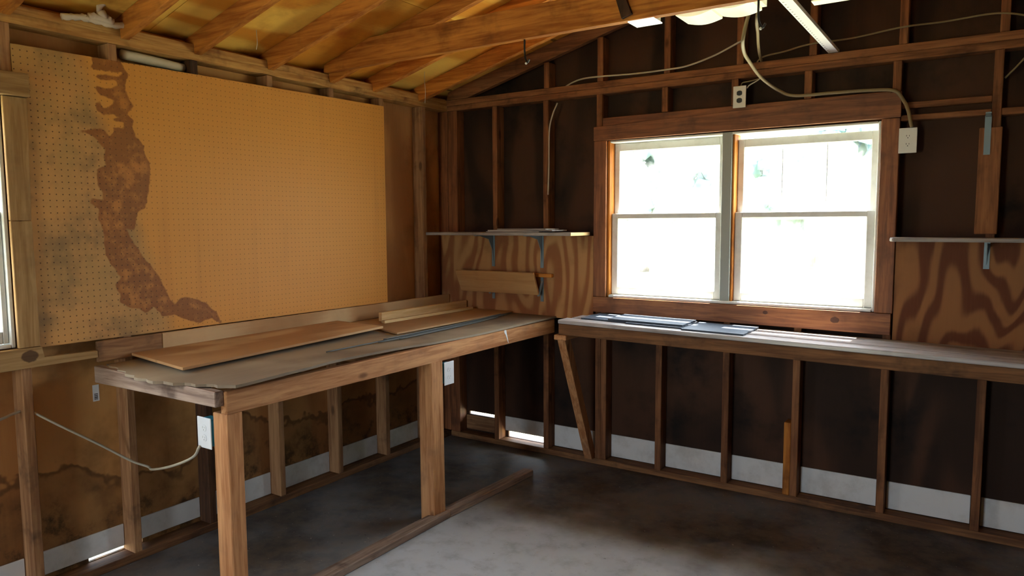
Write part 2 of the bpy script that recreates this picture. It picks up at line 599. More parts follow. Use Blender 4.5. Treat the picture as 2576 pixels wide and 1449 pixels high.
# doubled top plate; the lower board is gnawed along its underside
board('top_plate', -0.089, 0, -6.6, 0.0, PL0+0.039, PL1, M['plateA'], wl)
bm = bmesh.new()
N = 150
prev = None
for i in range(N+1):
    y = -6.6 + 6.6*i/N
    bite = max(0, math.sin(i*1.7)*0.5+math.sin(i*0.77+1))*0.006*(1 if -1.7 < y < -0.2 else 0.15)
    ring = [bm.verts.new(p) for p in ((-0.089, y, PL0), (0-bite*1.5, y, PL0+bite), (0, y, PL0+0.012+bite*1.6), (0, y, PL0+0.038), (-0.089, y, PL0+0.038))]
    if prev:
        for k in range(5):
            bm.faces.new((prev[k], prev[(k+1) % 5], ring[(k+1) % 5], ring[k]))
    else:
        bm.faces.new(ring[::-1])
    prev = ring
bm.faces.new(prev)
from_bm('top_plate', bm, M['plateA'], wl)

studA = [-0.235, -0.641, -1.056, -1.488, -1.924, -2.312, -2.726]
for i, yr in enumerate(studA):
    mat = M['dark_z'] if i == 4 else M['studA_z']
    board('stud', -0.088, 0, yr-0.038, yr, 0.038, PL0, mat, wl)
for yr in (-3.67, -4.08, -4.49, -4.9, -5.3, -5.7, -6.1, -6.5):
    board('stud', -0.088, 0, yr-0.038, yr, 0.038, PL0, M['studA_z'], wl)
board('header', -0.088, -0.004, WIN_Y0-0.005, -2.768, 2.15, PL0-0.002, M['studA_y'], wl)
board('window_sill_plate', -0.088, -0.004, WIN_Y0-0.005, -2.768, 0.985, 1.022, M['studA_y'], wl)
# white painted strip at the foot of the sheathing, one length per bay
edges = [0.0] + studA
for i in range(len(studA)):
    y1 = edges[i]-(0.038 if i else 0.0)-0.002
    y0 = studA[i]+0.002
    z0 = 0.060 if i in (5, 6) else 0.040
    board('white_strip', -0.0885, -0.080, y0, y1, z0, 0.163, M['strip'], wl, bev=0.002)
board('white_strip', -0.0885, -0.080, -3.66, -2.766, 0.040, 0.163, M['strip'], wl, bev=0.002)

# ------------------------------------------------------------------ wall_back (y = 0 is the face of its studs)
wb = empty('wall_back', (3.3, 0, 0), kind='structure')
BX0, BX1, BZ0, BZ1 = 1.246, 2.748, 1.085, 2.043
SLITS = [(0.105, 0.352, 0.156, 0.179), (0.445, 0.756, 0.040, 0.082)]


def sheathB(x0, x1, y0, y1, mat, name, holes):
    xs = sorted({x0, x1, *[h for q in holes for h in q[:2] if x0 < h < x1], *([3.3] if x0 < 3.3 < x1 else [])})
    zs = sorted({-0.1, 2.25, *[h for q in holes for h in q[2:]]})
    bm = bmesh.new()
    for a, b, c, d in cells(xs, zs, lambda u, v: any(q[0] < u < q[1] and q[2] < v < q[3] for q in holes)):
        add_box(bm, a, b, y0, y1, c, d)
    for a, b in zip(xs, xs[1:]):
        add_prism(bm, [(a, 2.25), (b, 2.25), (b, L(b)+DK-0.002), (a, L(a)+DK-0.002)], 'y', y0, y1)
    bmesh.ops.remove_doubles(bm, verts=bm.verts, dist=1e-5)
    return from_bm(name, bm, mat, wb)


HB = [(BX0, BX1, BZ0, BZ1)] + SLITS
for a, b in ((-0.1, 0.789), (0.791, 2.009), (2.011, 3.229), (3.231, 4.449), (4.451, 5.669), (5.671, 6.7)):
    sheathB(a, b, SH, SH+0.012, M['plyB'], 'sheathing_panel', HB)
sheathB(-0.125, 6.725, SH+0.013, SH+0.030, M['siding'], 'siding', HB)
board('bottom_plate', 0.0, 6.6, 0.0, 0.088, 0, 0.038, M['plate_x'], wb)
board('top_plate', -0.088, 6.6, 0.001, 0.088, PL0, PL0+0.037, M['studB_x'], wb)
board('top_plate', -0.088, 6.6, 0.001, 0.088, PL0+0.038, PL1, M['studB_x'], wb)
# corner post of two studs
board('corner_post', -0.085, -0.001, 0.001, 0.088, 0.04, PL0, M['case_z'], wb)
board('corner_post', 0.001, 0.082, 0.002, 0.088, 0.038, PL0, M['case_z'], wb)
full = [0.385, 0.785, 2.79, 3.205, 3.61, 4.02, 4.42, 4.83, 5.24, 5.64, 6.05, 6.45]
for x in full:
    board('stud', x, x+0.038, 0, 0.088, 0.038, PL0, M['studB_z'], wb)
board('stud', 1.168, 1.206, 0, 0.088, 0.038, PL0, M['studB_z'], wb)
board('trimmer_stud', 1.2065, 1.2445, 0.0, 0.088, 0.038, 2.048, M['studB_z'], wb)
board('trimmer_stud', 2.750, 2.788, 0.001, 0.088, 1.043, 2.048, M['studB_z'], wb)
for x in (1.574, 1.98, 2.362):
    board('cripple_stud', x, x+0.038, 0, 0.088, 0.038, 1.043, M['studB_z'], wb)
    board('cripple_stud', x+(0.016 if x < 1.9 else 0.015), x+0.053, 0, 0.088, 2.186, PL0, M['studB_z'], wb)
board('short_offcut', 2.325, 2.3615, 0.001, 0.088, 0.0385, 0.446, M['rafter_z'], wb)
board('header', 1.207, 2.789, 0.004, 0.088, 2.049, 2.185, M['case_x'], wb)
board('window_sill_plate', 1.246, 2.748, 0.003, 0.088, 1.044, 1.083, M['case_x'], wb)
# gable studs above the plate
for x in (0.79, 1.17, 1.60, 2.02, 2.395, 2.81, 3.22, 3.62, 4.02, 4.42, 4.83, 5.24, 5.64):
    z1 = min(L(x), L(x+0.038))-0.002
    if z1 > PL1+0.05:
        board('gable_stud', x, x+0.038, 0.002, 0.088, PL1, z1, M['studB_z'], wb)
# blocking between the studs right of the window
board('blocking', 2.829, 3.204, 0.03, 0.068, 2.098, 2.128, M['studB_x'], wb)
board('blocking', 2.829, 3.204, 0.0, 0.068, 2.036, 2.062, M['studB_x'], wb)
board('blocking', 3.244, 3.609, 0.0, 0.068, 2.030, 2.062, M['studB_x'], wb)
board('nailed_board', 3.16, 3.25, -0.020, -0.001, 1.482, 1.975, M['studB_z'], wb)
# white strips between the lower studs
bx = [0.083, 0.385, 0.785, 1.168, 1.574, 1.98, 2.325, 2.79, 3.205, 3.61, 4.02, 4.42, 4.83, 5.24, 5.64, 6.05, 6.45]
bw = [0, .038, .038, .0765, .038, .038, .075, .038] + [.038]*9
for i in range(1, len(bx)-1):
    x0, x1 = bx[i]+bw[i]+0.002, bx[i+1]-0.002
    board('white_strip', x0, x1, 0.080, 0.0885, 0.086 if i == 1 else 0.042, 0.187, M['strip'], wb, bev=0.002)
board('foot_board', 0.085, 0.383, 0.078, 0.0885, 0.05, 0.150, M['studA_x'], wb, bev=0.002)

# ------------------------------------------------------------------ walls out of view
wr = tag(board('wall_right', 6.6, 6.72, -6.72, 0.0, -0.1, 2.5, M['plyB'], bev=0), kind='structure')
wf = empty('wall_front', (3.3, YB, 0), kind='structure')
bm = bmesh.new()
add_prism(bm, [(-0.1, -0.1), (1.05, -0.1), (1.05, 2.12), (1.95, 2.12), (1.95, -0.1), (6.72, -0.1), (6.72, L(6.72)+DK), (3.3, L(3.3)+DK), (-0.1, L(-0.1)+DK)], 'y', YB-0.12, YB)
from_bm('sheathing_panel', bm, M['plyB'], wf)

# ------------------------------------------------------------------ ceiling: rafters, roof deck
ce = empty('ceiling', (3.3, -3.3, 2.4), kind='structure')


def rafter(y0, y1, mat):
    p = [(-0.45, L(-0.45)), (-0.0895, L(-0.0895)), (-0.0895, 2.4065), (0.001, 2.4065), (0.001, L(0.001)), (3.28, L(3.28)),
         (3.28, L(3.28)+DK-0.002), (-0.45, L(-0.45)+DK-0.002)]
    prism('rafter', p, 'y', y0, y1, mat, ce, bev=0.002)
    bm = bmesh.new()
    add_prism(bm, [(3.32, L(3.28)), (7.05, L(7.05)), (7.05, L(7.05)+DK-0.002), (3.32, L(3.28)+DK-0.002)], 'y', y0, y1)
    from_bm('rafter', bm, mat, ce)


for yr in (-0.27, -0.70, -1.05, -1.48, -1.903, -2.255, -2.72, -3.13, -3.54, -3.95, -4.36, -4.77, -5.18, -5.6, -6.0, -6.4):
    rafter(yr-0.038, yr, M['rafter_x'])
bm = bmesh.new()
add_prism(bm, [(0.178, 2.4065), (3.28, L(3.28)), (3.28, L(3.28)+DK-0.002), (0.01, L(0.01)+DK-0.002), (0.0, 2.4065)], 'y', 0.0, 0.038)
from_bm('end_rafter', bm, M['studB_x'], ce)
board('ridge_board', 3.281, 3.319, -6.6, 0.06, L(3.28)-0.02, L(3.28)+DK+0.01, M['rafter_y'], ce)
xs = [-0.47, 0.72, 1.91, 3.3]
ys = [-7.0, -4.56, -2.12, 0.17]
for i in range(3):
    for j in range(3):
        off = 0.61 if i == 1 else 0.0
        a, b = xs[i]+0.0015, xs[i+1]-0.0015
        y0, y1 = ys[j]+(off if j else 0)+0.0015, ys[j+1]+(off if j < 2 else 0)-0.0015
        prism('roof_panel', [(a, L(a)+DK), (b, L(b)+DK), (b, L(b)+DK+0.013), (a, L(a)+DK+0.013)], 'y', y0, y1, M['plyRoof'], ce)
        prism('roof_panel', [(6.6-a, L(a)+DK), (6.6-b, L(b)+DK), (6.6-b, L(b)+DK+0.013), (6.6-a, L(a)+DK+0.013)], 'y', y0, y1, M['plyRoof'], ce)
bm = bmesh.new()
for s in (0, 1):
    f = (lambda x: x) if not s else (lambda x: 6.6-x)
    add_prism(bm, [(f(-0.5), L(-0.5)+DK+0.014), (f(3.3), L(3.3)+DK+0.014), (f(3.3), L(3.3)+DK+0.03), (f(-0.5), L(-0.5)+DK+0.03)], 'y', -7.02, 0.18)
from_bm('roofing_light_seal', bm, M['roofing_light_seal'], ce)  # unseen layer added over the panels to stop light through their seams
# blocking that closes the eaves between the rafter feet
rl = [-0.038+0.04, -0.27, -0.70, -1.05, -1.48, -1.903, -2.255, -2.72, -3.13, -3.54, -3.95, -4.36]
for a, b in zip(rl, rl[1:]):
    board('eave_block', -0.089, -0.062, b+0.001, a-(0.039 if a < 0 else 0.001), 2.4065, L(-0.09)+DK-0.004, M['rafter_y'], ce)
board('eave_block', -0.089, -0.062, -6.6, -4.40, 2.4065, L(-0.09)+DK-0.004, M['rafter_y'], ce)
board('eave_block', 6.63, 6.66, -6.6, 0.0, 2.4, L(6.6)+DK-0.004, M['rafter_y'], ce)
# ceiling joist nailed to a rafter foot, with the little brace on its face
bm = bmesh.new()
add_prism(bm, [(0.001, 2.408), (6.55, 2.408), (6.2, 2.552), (0.362, 2.552), (0.002, 2.450)], 'y', -1.128, -1.090)
from_bm('ceiling_joist', bm, M['rafter_x'], ce)
bm = bmesh.new()
add_prism(bm, [(1.80, 2.60), (1.83, 2.61), (1.905, 2.43), (1.86, 2.415)], 'y', -1.147, -1.129)
from_bm('joist_cleat', bm, M['dark_z'], ce)

# ------------------------------------------------------------------ window_1: double-hung window in the left wall
w1 = empty('window_1', (0, -3.2, 1.06), kind='structure')


def frame(name, u0, u1, z0, z1, st, top, bot, a, b, axis, mat, parent, bev=0.003):
    """a sash: two stiles and two rails as one mesh; axis = normal of the window"""
    bm = bmesh.new()
    def bx_(ua, ub, za, zb):
        if axis == 'y':
            add_box(bm, ua, ub, a, b, za, zb, bev)
        else:
            add_box(bm, a, b, ua, ub, za, zb, bev)
    bx_(u0, u0+st, z0, z1)
    bx_(u1-st, u1, z0, z1)
    bx_(u0+st, u1-st, z0, z0+bot)
    bx_(u0+st, u1-st, z1-top, z1)
    return from_bm(name, bm, mat, parent)


def pane(u0, u1, z0, z1, d, axis, parent):
    if axis == 'y':
        return board('pane', u0, u1, d-0.0015, d+0.0015, z0, z1, M['glass'], parent, bev=0)
    return board('pane', d-0.0015, d+0.0015, u0, u1, z0, z1, M['glass'], parent, bev=0)


frame('jamb', WIN_Y0, WIN_Y1, ZW0, ZW1, 0.016, 0.016, 0.014, -0.12, -0.003, 'x', M['white'], w1)
s = frame('sash', WIN_Y0+0.018, WIN_Y1-0.018, 1.565, 2.027, 0.020, 0.04, 0.035, -0.085, -0.052, 'x', M['white'], w1)
pane(WIN_Y0+0.035, WIN_Y1-0.035, 1.597, 1.99, -0.068, 'x', s)
s = frame('sash', WIN_Y0+0.018, WIN_Y1-0.018, 1.077, 1.60, 0.020, 0.035, 0.05, -0.050, -0.018, 'x', M['white'], w1)
pane(WIN_Y0+0.035, WIN_Y1-0.035, 1.122, 1.57, -0.034, 'x', s)
prism('casing', [(-2.777, 1.058), (-2.699, 1.058), (-2.701, 1.562), (-2.777, 1.562)], 'x', 0.008, 0.026, M['left_case_z'], w1, bev=0.002)
prism('casing', [(-2.777, 1.564), (-2.702, 1.564), (-2.690, 2.044), (-2.777, 2.044)], 'x', 0.008, 0.025, M['left_case_z'], w1, bev=0.002)
board('head_casing', 0.008, 0.046, -3.76, -2.687, 2.046, 2.136, M['left_case_y'], w1)
board('casing', 0.001, 0.02, -3.74, -3.662, 1.06, 2.044, M['left_case_z'], w1)
# sill apron: full height under the window, a thin lip running on to the bench
prism('sill_apron', [(-3.80, 0.971), (-2.478, 0.976), (-2.478, 1.006), (-2.69, 1.010), (-2.695, 1.056), (-3.80, 1.058)], 'x', 0.001, 0.030, M['left_ledge'], w1, bev=0.002)

# ------------------------------------------------------------------ window_2: twin double-hung window in the back wall
w2 = empty('window_2', (2.0, 0, 1.08), kind='structure')
MUL0, MUL1 = 1.952, 2.008
board('mullion', MUL0, MUL1, -0.003, 0.115, BZ0, BZ1, M['mullion'], w2)
board('jamb', BX0-0.0005, BX0+0.016, -0.001, 0.118, BZ0, BZ1, M['rafter_z'], w2)
board('jamb', BX1-0.013, BX1, -0.001, 0.118, BZ0, BZ1, M['white'], w2)
board('jamb', MUL1+0.001, MUL1+0.013, 0.004, 0.118, BZ0, BZ1-0.002, M['rafter_z'], w2)
board('head_jamb', BX0+0.017, BX1-0.014, 0.0, 0.118, BZ1-0.013, BZ1, M['white'], w2)
board('sill', BX0+0.017, BX1-0.014, -0.014, 0.13, BZ0-0.001, BZ0+0.014, M['white'], w2)
for u0, u1, slip in ((BX0+0.018, MUL0-0.001, 0.0), (MUL1+0.015, BX1-0.015, 0.022)):
    zt = BZ1-0.015-slip
    s = frame('sash', u0, u1, 1.566-slip*0.4, zt, 0.034, 0.046, 0.034, 0.066, 0.098, 'y', M['white'], w2)
    pane(u0+0.03, u1-0.03, 1.597-slip*0.4, zt-0.042, 0.082, 'y', s)
    if slip:
        for f in (0.335, 0.655):
            bm = bmesh.new()
            xm = u0+(u1-u0)*f
            add_box(bm, xm-0.002, xm+0.002, 0.080, 0.090, 1.59, zt-0.045)
            from_bm('muntin', bm, M['white'], s)
    s = frame('sash', u0, u1, BZ0+0.015, 1.600, 0.040, 0.032, 0.048, 0.030, 0.064, 'y', M['white'], w2)
    pane(u0+0.035, u1-0.035, BZ0+0.058, 1.572, 0.047, 'y', s)
board('casing', 1.161, BX0-0.001, -0.020, -0.001, 1.084, 2.044, M['case_z'], w2)
board('casing', BX1+0.001, 2.832, -0.020, -0.001, 1.082, 2.050, M['case_z'], w2)
prism('head_casing', [(1.160, 2.045), (2.834, 2.052), (2.834, 2.176), (2.78, 2.172), (1.160, 2.130)], 'y', -0.022, -0.001, M['case_x'], w2, bev=0.002)
prism('sill_apron', [(1.161, 0.988), (2.826, 0.972), (2.826, 1.081), (1.161, 1.083)], 'y', -0.022, -0.001, M['win_ledge'], w2, bev=0.002)

# ------------------------------------------------------------------ pegboard, with the water stain as a painted attribute
STAIN = [(-2.424, 2.254), (-2.322, 2.283), (-2.306, 2.264), (-2.274, 2.207), (-2.28, 2.172), (-2.287, 2.136), (-2.266, 2.094), (-2.255, 2.072), (-2.284, 2.033), (-2.253, 2.009), (-2.263, 1.978), (-2.253, 1.939), (-2.213, 1.9), (-2.214, 1.872), (-2.191, 1.826), (-2.192, 1.766), (-2.205, 1.694), (-2.212, 1.656), (-2.227, 1.62), (-2.258, 1.601), (-2.269, 1.553), (-2.28, 1.518), (-2.316, 1.53), (-2.3, 1.489), (-2.266, 1.44), (-2.241, 1.391), (-2.204, 1.353), (-2.174, 1.303), (-2.143, 1.245), (-2.126, 1.193), (-2.101, 1.172), (-2.065, 1.201), (-1.991, 1.186), (-1.935, 1.156), (-1.886, 1.111), (-1.851, 1.041), (-1.91, 1.08), (-1.982, 1.066), (-2.05, 1.09), (-2.11, 1.121), (-2.164, 1.118), (-2.182, 1.142), (-2.206, 1.163), (-2.245, 1.143), (-2.275, 1.165), (-2.329, 1.181), (-2.363, 1.202), (-2.358, 1.232), (-2.376, 1.286), (-2.352, 1.315), (-2.368, 1.344), (-2.393, 1.38), (-2.415, 1.416), (-2.415, 1.514), (-2.434, 1.571), (-2.43, 1.612), (-2.463, 1.638), (-2.452, 1.659), (-2.408, 1.651), (-2.409, 1.685), (-2.429, 1.713), (-2.429, 1.781), (-2.388, 1.801), (-2.397, 1.841), (-2.384, 1.869), (-2.442, 1.926), (-2.485, 1.938), (-2.436, 1.955), (-2.386, 1.953), (-2.371, 1.928), (-2.346, 1.947), (-2.351, 1.969), (-2.305, 1.969), (-2.303, 1.991), (-2.35, 2.003), (-2.32, 2.012), (-2.341, 2.026), (-2.388, 2.016), (-2.415, 2.034), (-2.419, 2.062), (-2.401, 2.072), (-2.386, 2.049), (-2.364, 2.052), (-2.333, 2.085), (-2.395, 2.098), (-2.415, 2.124), (-2.41, 2.135), (-2.342, 2.135), (-2.312, 2.156), (-2.329, 2.171), (-2.391, 2.166), (-2.412, 2.176), (-2.39, 2.188), (-2.31, 2.191), (-2.297, 2.21), (-2.399, 2.203), (-2.432, 2.209), (-2.421, 2.227)]


def pegboard_mat():
    t = NT('pegboard_hardboard')
    p = t.pos()
    x, y, z = t.xyz(p)
    at = t.n('ShaderNodeAttribute', attribute_name='stain')
    sd_ = at.outputs['Fac']        # signed distance to the stain's outline, metres, inside > 0
    nz = t.math('SUBTRACT', t.noise(p, 28, 4, 0.6), 0.5)
    e = t.math('ADD', sd_, t.math('MULTIPLY', nz, 0.022))
    m = t.ramp(e, -0.004, 0.004)
    fresh = t.mix(t.noise(p, 2.0, 4), lin(206, 140, 58), lin(216, 149, 64))
    drip = t.noise(t.vmul(p, (1, 1, 0.06)), 9, 3, 0.5)
    fresh = t.mix(t.math('MULTIPLY', t.ramp(drip, 0.55, 0.75), 0.35), fresh, lin(184, 120, 52))
    # the side the water ran down: greyed, with mouldy patches
    grey = t.mix(t.ramp(t.noise(p, 3.4, 5, 0.6), 0.35, 0.65), lin(172, 132, 76), lin(196, 142, 80))
    mold = t.ramp(t.noise(p, 3.6, 5, 0.62), 0.45, 0.66)
    grey = t.mix(t.math('MULTIPLY', mold, 0.62), grey, lin(104, 84, 58))
    side = t.ramp(t.math('ADD', y, t.math('MULTIPLY', t.math('SUBTRACT', z, 1.6), 0.28)), -2.22, -2.34)
    c = t.mix(side, fresh, grey)
    inside = t.mix(t.ramp(t.noise(p, 8, 5, 0.7), 0.46, 0.62), lin(136, 82, 32), lin(182, 116, 50))
    rim = t.math('MULTIPLY', t.ramp(e, 0.03, 0.004), 0.55)
    inside = t.mix(rim, inside, lin(132, 76, 28))
    c = t.mix(t.math('MULTIPLY', m, 0.92), c, inside)
    # one-inch grid of peg holes
    def cell(s, o):
        f = t.math('FRACT', t.math('DIVIDE', t.math('ADD', s, o), 0.0254))
        return t.math('SUBTRACT', f, 0.5)
    cy, cz = cell(y, 10.0), cell(z, 10.0)
    r = t.math('SQRT', t.math('ADD', t.math('MULTIPLY', cy, cy), t.math('MULTIPLY', cz, cz)))
    hole = t.ramp(r, 0.125, 0.085)
    c = t.mix(t.math('MULTIPLY', hole, t.math('ADD', t.math('MULTIPLY', side, 0.35), 0.45)), c, lin(66, 36, 20))
    t.color(c)
    t.rough(0.55, 0.3)
    t.bump(t.math('SUBTRACT', 1.0, hole), 0.5, 0.003)
    return t.m


def in_poly(px, py, P):
    c = False
    n = len(P)
    j = n-1
    for i in range(n):
        (xi, yi), (xj, yj) = P[i], P[j]
        if (yi > py) != (yj > py) and px < (xj-xi)*(py-yi)/(yj-yi)+xi:
            c = not c
        j = i
    return c


def sdist(px, py, P):
    if not (-2.6 < px < -1.75):
        return -0.1
    d = 1e9
    for i in range(len(P)):
        ax, ay = P[i]
        bx_, by = P[(i+1) % len(P)]
        dx, dy = bx_-ax, by-ay
        h = max(0, min(1, ((px-ax)*dx+(py-ay)*dy)/(dx*dx+dy*dy+1e-12)))
        q = (px-ax-dx*h)**2+(py-ay-dy*h)**2
        if q < d:
            d = q
    d = min(math.sqrt(d), 0.1)
    return d if in_poly(px, py, P) else -d


PY0, PY1 = -2.728, -0.648
def ptop(y):
    return 2.250+0.0145*(y-PY0)
def pbot(y):
    return 1.050-0.003*(y-PY0)
coarse = [PY0+0.02*i for i in range(0, 5)]
ycs = []
y = PY0
while y < PY1:
    ycs.append(y)
    y += 0.008 if -2.56 < y < -1.80 else 0.05
ycs.append(PY1)
NZ = 150
verts, sdv = [], []
for y in ycs:
    for j in range(NZ+1):
        z = pbot(y)+(ptop(y)-pbot(y))*j/NZ
        verts.append((0.0065, y, z))
        sdv.append(sdist(y, z, STAIN))
nf = len(verts)
for y in ycs:
    for j in (0, NZ):
        z = pbot(y)+(ptop(y)-pbot(y))*j/NZ
        verts.append((0.0008, y, z))
        sdv.append(-0.1)
faces = []
for i in range(len(ycs)-1):
    for j in range(NZ):
        a = i*(NZ+1)+j
        faces.append((a, a+NZ+1, a+NZ+2, a+1))
    b = nf+2*i
    faces.append((b, b+2, i*(NZ+1)+NZ+1, i*(NZ+1)))
    faces.append((b+1, i*(NZ+1)+NZ, i*(NZ+1)+2*NZ+1, b+3))
    faces.append((b, b+1, b+3, b+2))
for i in (0, len(ycs)-1):
    col = [i*(NZ+1)+j for j in range(NZ+1)]
    faces.append(tuple(col + [nf+2*i+1, nf+2*i]))
base = Vector((0, (PY0+PY1)/2, 1.05))
me = D.meshes.new('pegboard')
me.from_pydata([tuple(Vector(v)-base) for v in verts], [], faces)
me.attributes.new('stain', 'FLOAT', 'POINT').data.foreach_set('value', sdv)
me.materials.append(pegboard_mat())
me.update()
tag(link(D.objects.new('pegboard', me), base), 'large orange-tan pegboard with a dark ragged water stain, on the left wall', 'pegboard')

# ------------------------------------------------------------------ workbench along the left wall
wbA = empty('workbench', (0.45, -1.23, 0), 'rough timber workbench with two thick front legs along the pegboard wall', 'workbench')
prism('leg', [(0.792, 0.0), (0.880, 0.0), (0.880, 0.838), (0.792, 0.838)], 'y', -2.452, -2.386, M['bench_z'], wbA, bev=0.003)
prism('leg', [(0.797, 0.0), (0.888, 0.0), (0.880, 0.838), (0.795, 0.838)], 'y', -1.272, -1.178, M['bench_z'], wbA, bev=0.003)
prism('front_apron', [(-2.452, 0.838), (-0.0145, 0.832), (-0.0145, 0.922), (-2.452, 0.926)], 'x', 0.842, 0.880, M['bench_y'], wbA, bev=0.003)
prism('end_rail', [(0.012, 0.866), (0.866, 0.872), (0.866, 0.930), (0.012, 0.938)], 'y', -2.490, -2.4525, M['rail_x'], wbA, bev=0.003)
board('ledger', 0.001, 0.038, -2.44, -0.0145, 0.85, 0.925, M['dark_y'], wbA)
for y in (-2.05, -1.45, -0.8):
    board('cross_rail', 0.039, 0.841, y-0.038, y, 0.845, 0.924, M['studA_x'], wbA)
board('backsplash', 0.0015, 0.020, -2.474, -2.181, 0.952, 1.043, M['studA_y'], wbA)
board('backsplash', 0.0015, 0.019, -2.179, -0.02, 0.952, 1.042, M['loose'], wbA)
bm = bmesh.new()
add_prism(bm, [(-0.606, 0.921), (-0.584, 0.921), (-0.580, 0.902), (-0.560, 0.842), (-0.563, 0.841), (-0.590, 0.893), (-0.602, 0.905)], 'x', 0.8802, 0.8812)
tag(from_bm('paint_drip', bm, M['label'], wbA), 'run of white paint down the bench apron')
# worn, warped plywood top: lifts off the apron towards the near end, torn near edge
def top_edge_y(x):
    return -2.44-0.09*math.exp(-((x-0.45)/0.28)**2)+0.006*math.sin(x*60)+0.004*math.sin(x*131)
def top_edge_x(y):
    pts = [(-2.55, 0.915), (-2.40, 0.925), (-2.11, 0.915), (-1.84, 0.880), (-1.42, 0.862), (-1.27, 0.868), (-0.85, 0.885), (-0.1, 0.893), (0.1, 0.893)]
    for (a, u), (b, v) in zip(pts, pts[1:]):
        if y <= b:
            return u+(v-u)*(y-a)/(b-a)
    return 0.89
bm = bmesh.new()
nx, ny = 26, 60
grid = []
for lay in (0, 1):
    g = []
    for i in range(nx+1):
        row = []
        for j in range(ny+1):
            u, v = i/nx, j/ny
            x = 0.021+(0.87-0.021)*u
            y0 = top_edge_y(x)
            y = y0+(-0.0145-y0)*v
            x = 0.021+(top_edge_x(y)-0.021)*u
            lift = 0.024*max(0, min(1, (-1.25-y)/0.7))*u**1.5
            sag = -0.016*max(0, 1-v*9)*u*math.sin(u*2.6)
            z = 0.9275+lift+sag+(0.0115 if lay else 0)+0.002*math.sin(y*5+x*3)
            row.append(bm.verts.new((x, y, z)))
        g.append(row)
    grid.append(g)
for i in range(nx):
    for j in range(ny):
        a, b = grid[0], grid[1]
        bm.faces.new((b[i][j], b[i+1][j], b[i+1][j+1], b[i][j+1]))
        bm.faces.new((a[i][j], a[i][j+1], a[i+1][j+1], a[i+1][j]))
for i in range(nx):
    for j in (0, ny):
        bm.faces.new((grid[0][i][j], grid[0][i+1][j], grid[1][i+1][j], grid[1][i][j]))
for j in range(ny):
    for i in (0, nx):
        bm.faces.new((grid[0][i][j], grid[0][i][j+1], grid[1][i][j+1], grid[1][i][j]))
tag(from_bm('bench_top', bm, M['sheet'], wbA), 'warped grey-brown plywood bench top with a splintered near edge')

# timber lying on the floor under the bench's front
tag(prism('floor_timber', [(0.835, -2.70), (0.912, -2.70), (0.9165, -1.1735), (0.8900, -1.1735), (0.8900, -1.276), (0.850, -1.276)], 'z', 0.0005, 0.038, M['rail_y'], bev=0.004),
    'flat timber on the floor running from the far bench leg towards the viewer', 'timber')
tag(prism('floor_timber', [(0.854, -1.172), (0.917, -1.172), (0.952, -0.40), (0.885, -0.40)], 'z', 0.0005, 0.038, M['rail_y'], bev=0.004),
    'flat timber on the floor running from the far bench leg towards the back wall', 'timber')

# ------------------------------------------------------------------ things on the workbench
def slab(name, quad, z0, thick, mat, label, cat, group=None, tiltz=None):
    bm = bmesh.new()
    tz = tiltz or [0]*len(quad)
    A = [bm.verts.new((x, y, z0+d)) for (x, y), d in zip(quad, tz)]
    B = [bm.verts.new((x, y, z0+thick+d)) for (x, y), d in zip(quad, tz)]
    bm.faces.new(A[::-1])
    bm.faces.new(B)
    n = len(quad)
    for i in range(n):
        bm.faces.new((A[i], A[(i+1) % n], B[(i+1) % n], B[i]))
    bmesh.ops.bevel(bm, geom=list(bm.edges), offset=min(0.0015, thick*0.3), segments=1, affect='EDGES')
    return tag(from_bm(name, bm, mat), label, cat, group)


slab('plywood_sheet', [(0.024, -2.330), (0.535, -2.405), (0.42, -1.128), (0.024, -1.10)], 0.9605, 0.012, M['loose'],
     'wide tan plywood sheet lying nearest on the workbench top', 'plywood sheet', tiltz=[0.0, 0.0, 0.004, 0.004])
slab('hardboard_sheet', [(0.03, -0.985), (0.555, -1.165), (0.560, -0.025), (0.03, -0.025)], 0.944, 0.010, M['loose2'],
     'smaller brown sheet under the two pale sticks at the corner end of the workbench', 'sheet')
def stick(name, a, b, w, h, z, mat, label):
    a, b = Vector((*a, 0)), Vector((*b, 0))
    d = (b-a).normalized()
    n = Vector((-d.y, d.x, 0))*w/2
    q = [a-n, b-n, b+n, a+n]
    bm = bmesh.new()
    add_prism(bm, [(p.x, p.y) for p in q], 'z', z, z+h)
    bmesh.ops.bevel(bm, geom=list(bm.edges), offset=0.0015, segments=1, affect='EDGES')
    return tag(from_bm(name, bm, mat), label, 'stick')
stick('wood_stick', (0.150, -0.870), (0.165, -0.03), 0.026, 0.052, 0.955, M['pale_y'], 'taller pale wood stick on edge, with a small knot, on the brown sheet')
stick('wood_stick', (0.235, -0.935), (0.260, -0.085), 0.030, 0.017, 0.9548, M['pale_y'], 'thin flat pale wood strip in front of the taller stick')
for k, (dx, dz, y0, y1, ben) in enumerate([(0.0, 0.0, -1.80, -0.06, 0.0), (0.016, 0.0, -1.45, -0.16, 0.003), (0.032, 0.0, -1.30, -0.30, -0.002), (0.008, 0.0085, -1.40, -0.22, 0.0)]):
    pts = []
    for i in range(7):
        y = y0+(y1-y0)*i/6
        x = 0.700-0.125*max(0, (y+1.80)/1.74)**1.0+dx+ben*math.sin(i)
        lift = 0.024*max(0, min(1, (-1.25-y)/0.7))*(x/0.9)**1.5
        pts.append((x, y, 0.9475+lift+dz+0.002*math.sin(y*5+x*3)))
    tag(tube('metal_rod', pts, 0.0035, M['rod'], seg=6), None, 'rod', 'bundle of thin metal rods')
    D.objects[[o.name for o in D.objects if o.name.startswith('metal_rod')][-1]]['label'] = [
        'longest thin grey metal rod of the bundle on the workbench top',
        'second longest thin metal rod, in the middle of the bundle on the workbench',
        'thin metal rod lying closest to the workbench front edge',
        'thin metal rod resting on top of the bundle on the workbench'][k]

